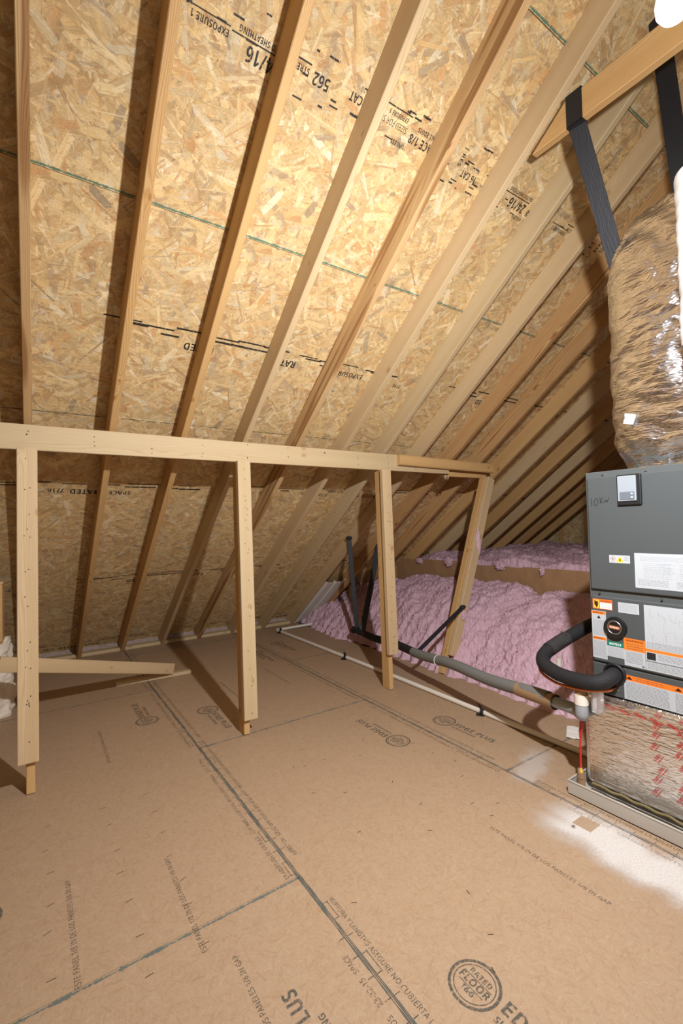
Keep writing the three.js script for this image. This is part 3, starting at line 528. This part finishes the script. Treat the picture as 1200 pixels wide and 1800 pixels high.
  stick2('caution_label', labelMat(256, 136, (g, W, H) => { g.fillStyle = '#e4692a'; g.fillRect(0, 0, W, H); g.fillStyle = '#e9b23a'; g.fillRect(8, 10, 80, 116); g.fillStyle = '#3a1a0c'; g.beginPath(); g.ellipse(54, 72, 17, 44, 0.1, 0, 7); g.fill(); g.fillRect(22, 26, 20, 60); g.fillStyle = '#f0efe8'; g.fillRect(96, 44, 152, 84); g.fillStyle = '#4a1608'; g.font = 'bold 26px sans-serif'; g.fillText('WARNING', 106, 34); smallLines(g, 104, 54, 136, 66, 14, R, 0.8); }), -1.146, 0.873, -1.058, 0.919, low);
  stick2('warning_label', labelMat(192, 640, (g, W, H) => { band(g, 6, 6, 180, 40, 'WARNING', 28); g.fillStyle = '#222'; g.beginPath(); g.moveTo(96, 60); g.lineTo(122, 104); g.lineTo(70, 104); g.closePath(); g.fill(); smallLines(g, 14, 128, 160, 200, 15, R); band(g, 6, 352, 180, 38, 'WARNING', 26); smallLines(g, 14, 410, 160, 210, 15, R); }), -1.153, 0.644, -1.088, 0.864, low);
  stick2('rating_plate', labelMat(256, 136, (g, W, H) => { smallLines(g, 20, 18, 214, 104, 13, R, 0.3); }), -1.033, 0.869, -0.947, 0.915, low);
  stick2('notice_label', labelMat(256, 264, (g, W, H) => { g.fillStyle = '#17735a'; g.fillRect(0, 0, W, 84); g.fillStyle = '#f4f4ee'; g.font = 'bold 50px sans-serif'; g.fillText('NOTICE', 34, 60); smallLines(g, 12, 104, 230, 140, 17, R, 0.35); }), -1.088, 0.663, -1.015, 0.733, low);
  stick2('warning_label', labelMat(256, 384, (g, W, H) => { g.fillStyle = '#e87a24'; g.fillRect(0, 0, W, 168); g.fillStyle = '#6a2408'; g.font = 'bold 44px sans-serif'; g.fillText('WARNING', 26, 48); smallLines(g, 34, 74, 200, 84, 30, R, 0.8); smallLines(g, 24, 190, 200, 150, 20, R, 0.6); g.fillStyle = '#666'; g.fillRect(214, 346, 26, 26); }), -1.015, 0.638, -0.929, 0.760, low, X - 0.0006);
  stick2('wiring_diagram', labelMat(512, 512, (g, W, H) => { g.strokeStyle = 'rgba(90,90,94,0.35)'; g.lineWidth = 1.6; for (let i = 0; i < 46; i++) { const x = 20 + 460 * R(), y = 20 + 250 * R(); g.beginPath(); g.moveTo(x, y); g.lineTo(x, y + 60 * R() + 20); g.lineTo(x + 60 * R(), y + 60); g.stroke(); } smallLines(g, 250, 26, 220, 16, 10, R, 0.4); smallLines(g, 10, 290, 490, 46, 9, R, 0.5); g.fillStyle = '#e87a24'; g.fillRect(0, 344, W, 22); g.fillStyle = '#222'; g.fillRect(8, 372, 60, 56); smallLines(g, 84, 376, 400, 46, 10, R, 0.6); g.fillRect(0, 436, W, 9); smallLines(g, 10, 452, 480, 50, 9, R, 0.6); }), -0.928, 0.638, UZ1 - 0.02, 0.917, low);
  stick2('warning_label', labelMat(640, 264, (g, W, H) => { g.fillStyle = '#ee7620'; g.fillRect(0, 0, W, 58); g.fillStyle = '#40170a'; for (const x of [18, 330]) { g.beginPath(); g.moveTo(x + 20, 10); g.lineTo(x + 42, 46); g.lineTo(x - 2, 46); g.closePath(); g.fill(); } smallLines(g, 80, 16, 180, 34, 18, R, 0.8); smallLines(g, 390, 16, 200, 34, 18, R, 0.8); smallLines(g, 14, 74, 280, 176, 13, R, 0.6); smallLines(g, 330, 74, 290, 176, 13, R, 0.6); }), -1.024, 0.486, UZ1 - 0.02, 0.594, t, UX - 0.0042);
  // round maker's badge: a black dished disc with a bright ring and a copper-coloured face
  const badge = new THREE.CylinderGeometry(0.047, 0.049, 0.014, 48); badge.rotateZ(Math.PI / 2); badge.translate(X - 0.007, 0.798, -1.047);
  const bd = part('round_badge', badge, blackPlastic, low);
  const ring = new THREE.TorusGeometry(0.029, 0.0026, 10, 48); ring.rotateY(Math.PI / 2); ring.translate(X - 0.0145, 0.800, -1.047); part('badge_ring', ring, steel, bd);
  const fm = new THREE.MeshStandardMaterial({ map: (() => { const [c, g] = canvas(128, 128); g.fillStyle = '#1c1a19'; g.fillRect(0, 0, 128, 128); g.fillStyle = '#a45a34'; g.save(); g.translate(64, 64); g.rotate(0.06); g.fillRect(-54, -18, 108, 34); g.fillStyle = '#e8cdb4'; for (let k = 0; k < 6; k++) g.fillRect(-44 + k * 15, -10, 10, 18); g.restore(); return tex(c, true, THREE.ClampToEdgeWrapping); })(), roughness: 0.4 });
  const disc = new THREE.CircleGeometry(0.028, 40); disc.rotateY(-Math.PI / 2); disc.translate(X - 0.0148, 0.800, -1.047); part('badge_face', disc, fm, bd);
  for (const [y, z] of [[1.497, -1.08], [1.497, -0.90], [0.947, -1.115], [0.947, -0.86], [0.645, -1.032], [0.606, -1.03], [0.55, -1.045], [0.512, -1.05]]) { const g = new THREE.CylinderGeometry(0.0045, 0.0045, 0.004, 10); g.rotateZ(Math.PI / 2); g.translate(UX - 0.006, y, z); part('screw', g, steel, t); }
  const gr = new THREE.TorusGeometry(0.042, 0.008, 10, 32); gr.rotateY(Math.PI / 2); gr.translate(UX - 0.006, 0.585, -1.062); part('pipe_grommet', gr, blackPlastic, t);
}
{
  const t = thing('foil_duct', 'crumpled shiny foil duct rising from the top of the grey cabinet', 'duct');
  const nu = 240, nv = 200, pos = [], uv = [], idx = [];
  const cx = 2.56, cz = -0.76;
  for (let j = 0; j <= nv; j++) {
    const v = j / nv, y0 = 1.515 + 1.16 * Math.min(1, v / 0.86);
    const top = smooth(0.6, 1.0, v), k = v < 0.86 ? 1 : Math.sqrt(Math.max(0, 1 - ((v - 0.86) / 0.14) ** 2));
    const base = lerp(0.86, 1, smooth(0, 0.1, v));
    for (let i = 0; i <= nu; i++) {
      const a = i / nu * Math.PI * 2, ca = Math.cos(a), sa = Math.sin(a), n = 4, q = (Math.abs(ca) ** n + Math.abs(sa) ** n) ** (-1 / n);
      let y = y0, shrink = base;
      // shoulder: the far-left side rolls over towards the right
      const side = Math.max(0, -sa * 0.75 - ca * 0.25);
      shrink *= 1 - 0.42 * top * top * (0.35 + side);
      const fold = 0.020 * (1 - 2 * Math.abs(n3(y * 6 + 0.5 * n2(a * 2, y * 2), ca * 0.9, sa * 0.9))) + 0.007 * (1 - 2 * Math.abs(n3(y * 15, ca * 2.2, sa * 2.2 + 4))) + 0.02 * n3(y * 2.2, ca * 1.6, sa * 1.6);
      const r = (q * shrink + fold) * k;
      pos.push(cx + ca * 0.335 * r, y + (v > 0.86 ? 0.02 * Math.sin((v - 0.86) / 0.14 * 1.57) : 0) + 0.006 * n3(y * 9, ca * 4, sa * 4), cz + sa * 0.345 * r); uv.push(i / nu * 2.2, y);
    }
  }
  for (let j = 0; j < nv; j++) for (let i = 0; i < nu; i++) { const a = j * (nu + 1) + i, b = a + 1, c = a + nu + 1, d = c + 1; idx.push(a, c, b, b, c, d); }
  const g = new THREE.BufferGeometry(); g.setAttribute('position', new THREE.Float32BufferAttribute(pos, 3)); g.setAttribute('uv', new THREE.Float32BufferAttribute(uv, 2)); g.setIndex(idx); g.computeVertexNormals();
  part('foil_jacket', g, foil, t);
  part('tape_patch', (() => { const p = new THREE.PlaneGeometry(0.045, 0.045, 6, 6), q = p.attributes.position; for (let i = 0; i < q.count; i++) q.setZ(i, 0.006 * n2(q.getX(i) * 40, q.getY(i) * 40)); p.computeVertexNormals(); p.rotateY(-Math.PI / 2); p.rotateX(0.3); p.translate(2.215, 1.735, -0.965); return p; })(), plain([170, 172, 172], 0.45), t);
  const p = thing('foil_flex_duct', 'pale foil flex duct hanging at the right edge of the photo', 'duct');
  const fg = new THREE.CylinderGeometry(0.1, 0.1, 0.62, 48, 120, true), fp = fg.attributes.position;
  for (let i = 0; i < fp.count; i++) { const x = fp.getX(i), y = fp.getY(i), z = fp.getZ(i), k = 1 + 0.012 * Math.sin(y * 110) + 0.05 * n3(x * 7, y * 5, z * 7); fp.setXYZ(i, x * k, y, z * k); } fg.computeVertexNormals();
  const fl = part('flex_jacket', fg, new THREE.MeshStandardMaterial({ color: new THREE.Color(0.8, 0.79, 0.77), metalness: 0.35, roughness: 0.4 }), p); fl.position.set(2.02, 2.23, -0.585);
}

// ------------------------------------------------------------------ pipes round the cabinet
{
  const t = thing('suction_line', 'thick black insulated pipe looping out of the grey cabinet front', 'pipe');
  part('pipe_insulation', tube([V(2.23, 0.585, -1.062), V(2.15, 0.575, -1.064), V(2.105, 0.555, -1.10), V(2.10, 0.545, -1.18), V(2.12, 0.545, -1.30), V(2.17, 0.565, -1.40), V(2.26, 0.60, -1.43), V(2.42, 0.655, -1.40), V(2.6, 0.70, -1.37), V(2.8, 0.72, -1.36)], 0.034, 140, 20), blackRubber, t);
  part('tape_wrap', tube([V(2.27, 0.604, -1.43), V(2.34, 0.63, -1.417), V(2.40, 0.65, -1.405)], 0.0365, 30, 20), plain([58, 57, 56], 0.3, 0.1, { bumpMap: grit, bumpScale: 0.006 }), t);
  const l = part('liquid_line', tube([V(2.2, 0.525, -1.062), V(2.14, 0.52, -1.068), V(2.095, 0.515, -1.12), V(2.095, 0.505, -1.2), V(2.115, 0.50, -1.31), V(2.17, 0.52, -1.42), V(2.27, 0.56, -1.46), V(2.45, 0.615, -1.44), V(2.8, 0.66, -1.4)], 0.0065, 140, 10), copper, scene);
  tag(l, 'thin bare copper tube following under the black pipe loop', 'pipe');
}
{
  const A = V(2.205, 0.36, -1.255), B = V(2.82, 0.175, -4.0), at = (k) => A.clone().lerp(B, k);
  const t = thing('drain_line', 'long grey insulated drain pipe sloping along beside the pink insulation', 'pipe');
  const wob = (k0, k1, n) => Array.from({ length: n }, (_, i) => { const k = lerp(k0, k1, i / (n - 1)), p = at(k); return p.add(V(0, 0.008 * Math.sin(k * 21), 0)); });
  part('grey_insulation', tube(wob(0.06, 0.56, 10), 0.036, 90, 18), greyRubber, t);
  part('black_insulation', tube(wob(0.555, 1, 8), 0.0335, 60, 18), blackRubber, t);
  part('brown_wrap', tube([at(0.045), at(0.09), at(0.14)], 0.0385, 20, 18), tapeBrown, t);
  part('elbow', tube([at(0.05), at(0.005), V(2.155, 0.368, -1.205), V(2.132, 0.378, -1.188), V(2.126, 0.40, -1.184), V(2.126, 0.445, -1.184)], 0.0285, 70, 18), greyPvc, t);
  part('white_coupling', cyl(0.031, 0.031, 0.046, 2.126, 0.452, -1.184), whitePvc, t);
  part('riser', tube([V(2.126, 0.47, -1.184), V(2.127, 0.50, -1.182), V(2.133, 0.52, -1.168), V(2.142, 0.522, -1.145), V(2.165, 0.518, -1.118), V(2.2, 0.515, -1.105)], 0.0265, 50, 18), tapeBrown, t);
  part('white_collar', tube([V(2.139, 0.522, -1.152), V(2.158, 0.519, -1.126)], 0.0285, 8, 18), whitePvc, t);
  part('foil_wrap', tube([V(2.146, 0.515, -1.12), V(2.144, 0.46, -1.118), V(2.146, 0.41, -1.12)], 0.026, 30, 18), foil, t);
  part('zip_tie', (() => { const g = new THREE.TorusGeometry(0.038, 0.003, 8, 30); return g; })(), whitePvc, t).position.copy(at(0.43));
  const z = t.children[t.children.length - 1]; z.quaternion.setFromUnitVectors(V(0, 0, 1), B.clone().sub(A).normalize());
  const e = part('end_cap', new THREE.SphereGeometry(0.036, 18, 12), blackRubber, t); e.position.copy(B);
  // hanging straps
  const strap = (label, a, b, w, twist, cap) => {
    const s = thing('hanger_strap', label, 'strap', 'black straps'); const d = b.clone().sub(a), m = part('band', board(d.length(), w, 0.004, { ch: 0.001 }), blackStrap, s); place(m, a, d, twist);
    if (cap) { const c = part('tape_knot', new THREE.IcosahedronGeometry(cap, 2), blackStrap, s); c.position.copy(a); c.scale.set(1.3, 0.7, 1); }
    return s;
  };
  strap('thin black strap from a rafter to the far end of the drain pipe', V(2.79, 1.15, -4.0), at(0.97).add(V(0, 0.03, 0)), 0.045, V(-0.5, 0, 1), 0.03);
  strap('black strap from a rafter to the drain pipe just left of the post', V(3.19, 1.06, -4.0), at(0.92).add(V(0, 0.03, 0)), 0.06, V(-0.6, 0, 1), 0.02);
  strap('grey-black strap from the leaning brace down to the drain pipe', V(3.11, 0.55, PZ + 0.135), at(0.53).add(V(0, 0.02, 0)), 0.035, V(-0.4, 0, 1), 0.024);
  const f = thing('white_stub_pipe', 'short white plastic pipe standing up from the pink insulation', 'pipe');
  part('pipe_wall', cyl(0.018, 0.018, 0.30, 3.02, 0.18, -1.83), whitePvc, f);
}
{
  const t = thing('floor_pipe', 'thin white plastic pipe running along the floor with black clips', 'pipe');
  part('long_run', tube([V(2.492, 0.0175, -5.16), V(2.50, 0.0175, -3.2), V(2.485, 0.0175, -1.31)], 0.0165, 40, 14), whitePvc, t);
  part('elbow', tube([V(2.492, 0.0175, -5.12), V(2.494, 0.0175, -5.175), V(2.55, 0.0175, -5.18)], 0.0185, 20, 14), whitePvc, t);
  part('short_run', tube([V(2.53, 0.0175, -5.18), V(3.05, 0.03, -5.14)], 0.016, 10, 14), whitePvc, t);
  for (const z of [-5.08, -3.70, -2.08]) {
    const g = mergeGeometries([new THREE.TorusGeometry(0.02, 0.006, 8, 20), box(0.085, 0.008, 0.05, 0, -0.0125, 0)].map((q) => q.toNonIndexed()));
    const m = part('clip', g, blackPlastic, t); m.position.set(2.494, 0.0175, z); m.rotation.y = 0.5;
    for (let k = 0; k < 3; k++) { const l = part('tape_end', new THREE.BoxGeometry(0.035, 0.003, 0.018), blackPlastic, m); l.position.set(0.024 * (k - 1), 0.012 + 0.008 * k, 0.012 * (1 - k)); l.rotation.set(0.6 * k, 0.8 * k, 0.7 - 0.6 * k); }
  }
  const r = thing('control_wire', 'loose red and white wires hanging down beside the foil box', 'wire');
  part('red_wire', tube([V(2.165, 0.345, -1.212), V(2.168, 0.27, -1.22), V(2.176, 0.22, -1.224), V(2.172, 0.19, -1.228)], 0.0035, 30, 8), plain([186, 40, 36], 0.4), r);
  part('white_wire', tube([V(2.17, 0.345, -1.216), V(2.172, 0.27, -1.226), V(2.182, 0.215, -1.226), V(2.178, 0.18, -1.23)], 0.003, 30, 8), plain([228, 222, 212], 0.4), r);
  part('red_wire', tube([V(2.16, 0.33, -1.2), V(2.155, 0.24, -1.212), V(2.15, 0.15, -1.212), V(2.142, 0.12, -1.208)], 0.0045, 30, 8), plain([186, 40, 36], 0.4), r);
  part('wire_nut', (() => { const g = new THREE.ConeGeometry(0.008, 0.024, 10); g.translate(2.141, 0.112, -1.207); return g; })(), plain([226, 176, 40], 0.5), r);
  const s = thing('float_switch', 'small brown float switch clipped into the corner of the pan', 'switch');
  part('body', cyl(0.018, 0.018, 0.06, 2.135, 0.048, -1.205), tapeBrown, s); part('cap', cyl(0.014, 0.02, 0.022, 2.135, 0.089, -1.205), plain([128, 100, 72], 0.6), s);
  const p = part('paper_scrap', (() => { const g = new THREE.PlaneGeometry(0.17, 0.075, 10, 4), q = g.attributes.position; g.rotateX(-Math.PI / 2); for (let i = 0; i < q.count; i++) q.setY(i, 0.004 + 0.01 * Math.abs(n2(q.getX(i) * 14, q.getZ(i) * 14))); g.computeVertexNormals(); return g; })(), plain([226, 220, 210], 0.8), scene); p.position.set(2.70, 0, -1.56); p.rotation.y = 0.5; tag(p, 'crumpled white paper scrap on the floor behind the white pipe', 'paper');
}

// ------------------------------------------------------------------ collar tie, duct straps, bulb
{
  const z0 = -1.272, z1 = ZB - 0.02, y0 = 3.078, h = 0.135;
  const t = part('collar_tie', board(z1 - z0, 0.038, h, { cut0: 1 / T, seed: 0.48 }), yellowPine, scene); place(t, V(2.056, y0, z0), V(0, 0, 1), UP);
  tag(t, 'level yellow collar tie nailed to a rafter at the top right', 'beam');
  const s = thing('duct_strap', 'black strap looped over the collar tie and holding the foil duct', 'strap', 'black straps');
  const zc = -1.06, w = 0.072;
  part('loop', mergeGeometries([box(0.003, h + 0.012, w, 2.0345, y0 + h / 2, zc), box(0.003, h + 0.012, w, 2.0775, y0 + h / 2, zc), box(0.046, 0.003, w, 2.056, y0 + h + 0.005, zc), box(0.046, 0.003, w, 2.056, y0 - 0.004, zc)]), blackStrap, s);
  const a = V(2.062, y0 - 0.002, zc), b = V(2.36, 2.44, -1.035);
  const d = b.clone().sub(a), m = part('band', board(d.length(), w, 0.004, { ch: 0.001 }), blackStrap, s); place(m, a, d, V(-1, 0, 0.15));
  const q = thing('duct_strap', 'wide black strap hanging from a rafter at the top right corner', 'strap', 'black straps');
  const a2 = V(2.39, 3.72, -0.858), b2 = V(2.41, 2.66, -0.785), d2 = b2.clone().sub(a2), m2 = part('band', board(d2.length(), 0.075, 0.004, { ch: 0.001 }), blackStrap, q); place(m2, a2, d2, V(-1, 0, 0.3));
}
{
  const t = thing('bare_bulb', 'glowing bare light bulb cut off by the top right corner', 'bulb');
  const pr = [[0.0001, -0.034], [0.012, -0.032], [0.022, -0.025], [0.029, -0.012], [0.030, 0.002], [0.027, 0.018], [0.02, 0.034], [0.0145, 0.05], [0.0135, 0.06]].map(([x, y]) => new THREE.Vector2(x, y));
  const b = part('glass', new THREE.LatheGeometry(pr, 40), new THREE.MeshStandardMaterial({ color: 0xffffff, emissive: new THREE.Color(1, 0.95, 0.88), emissiveIntensity: 6, roughness: 0.4 }), t);
  part('screw_base', cyl(0.0135, 0.0125, 0.026, 0, 0.072, 0), steel, t);
  part('socket', cyl(0.02, 0.024, 0.06, 0, 0.11, 0), plain([232, 230, 224], 0.35), t);
  part('cord', tube([V(0, 0.13, 0), V(0.004, 0.6, 0.002), V(0, 1.55, 0)], 0.0035, 20, 8), plain([240, 238, 230], 0.5), t);
  t.position.copy(LAMP);
}
scene.traverse((o) => { if (o.isMesh) { o.castShadow = true; o.receiveShadow = true; } });
renderer.render(scene, camera);
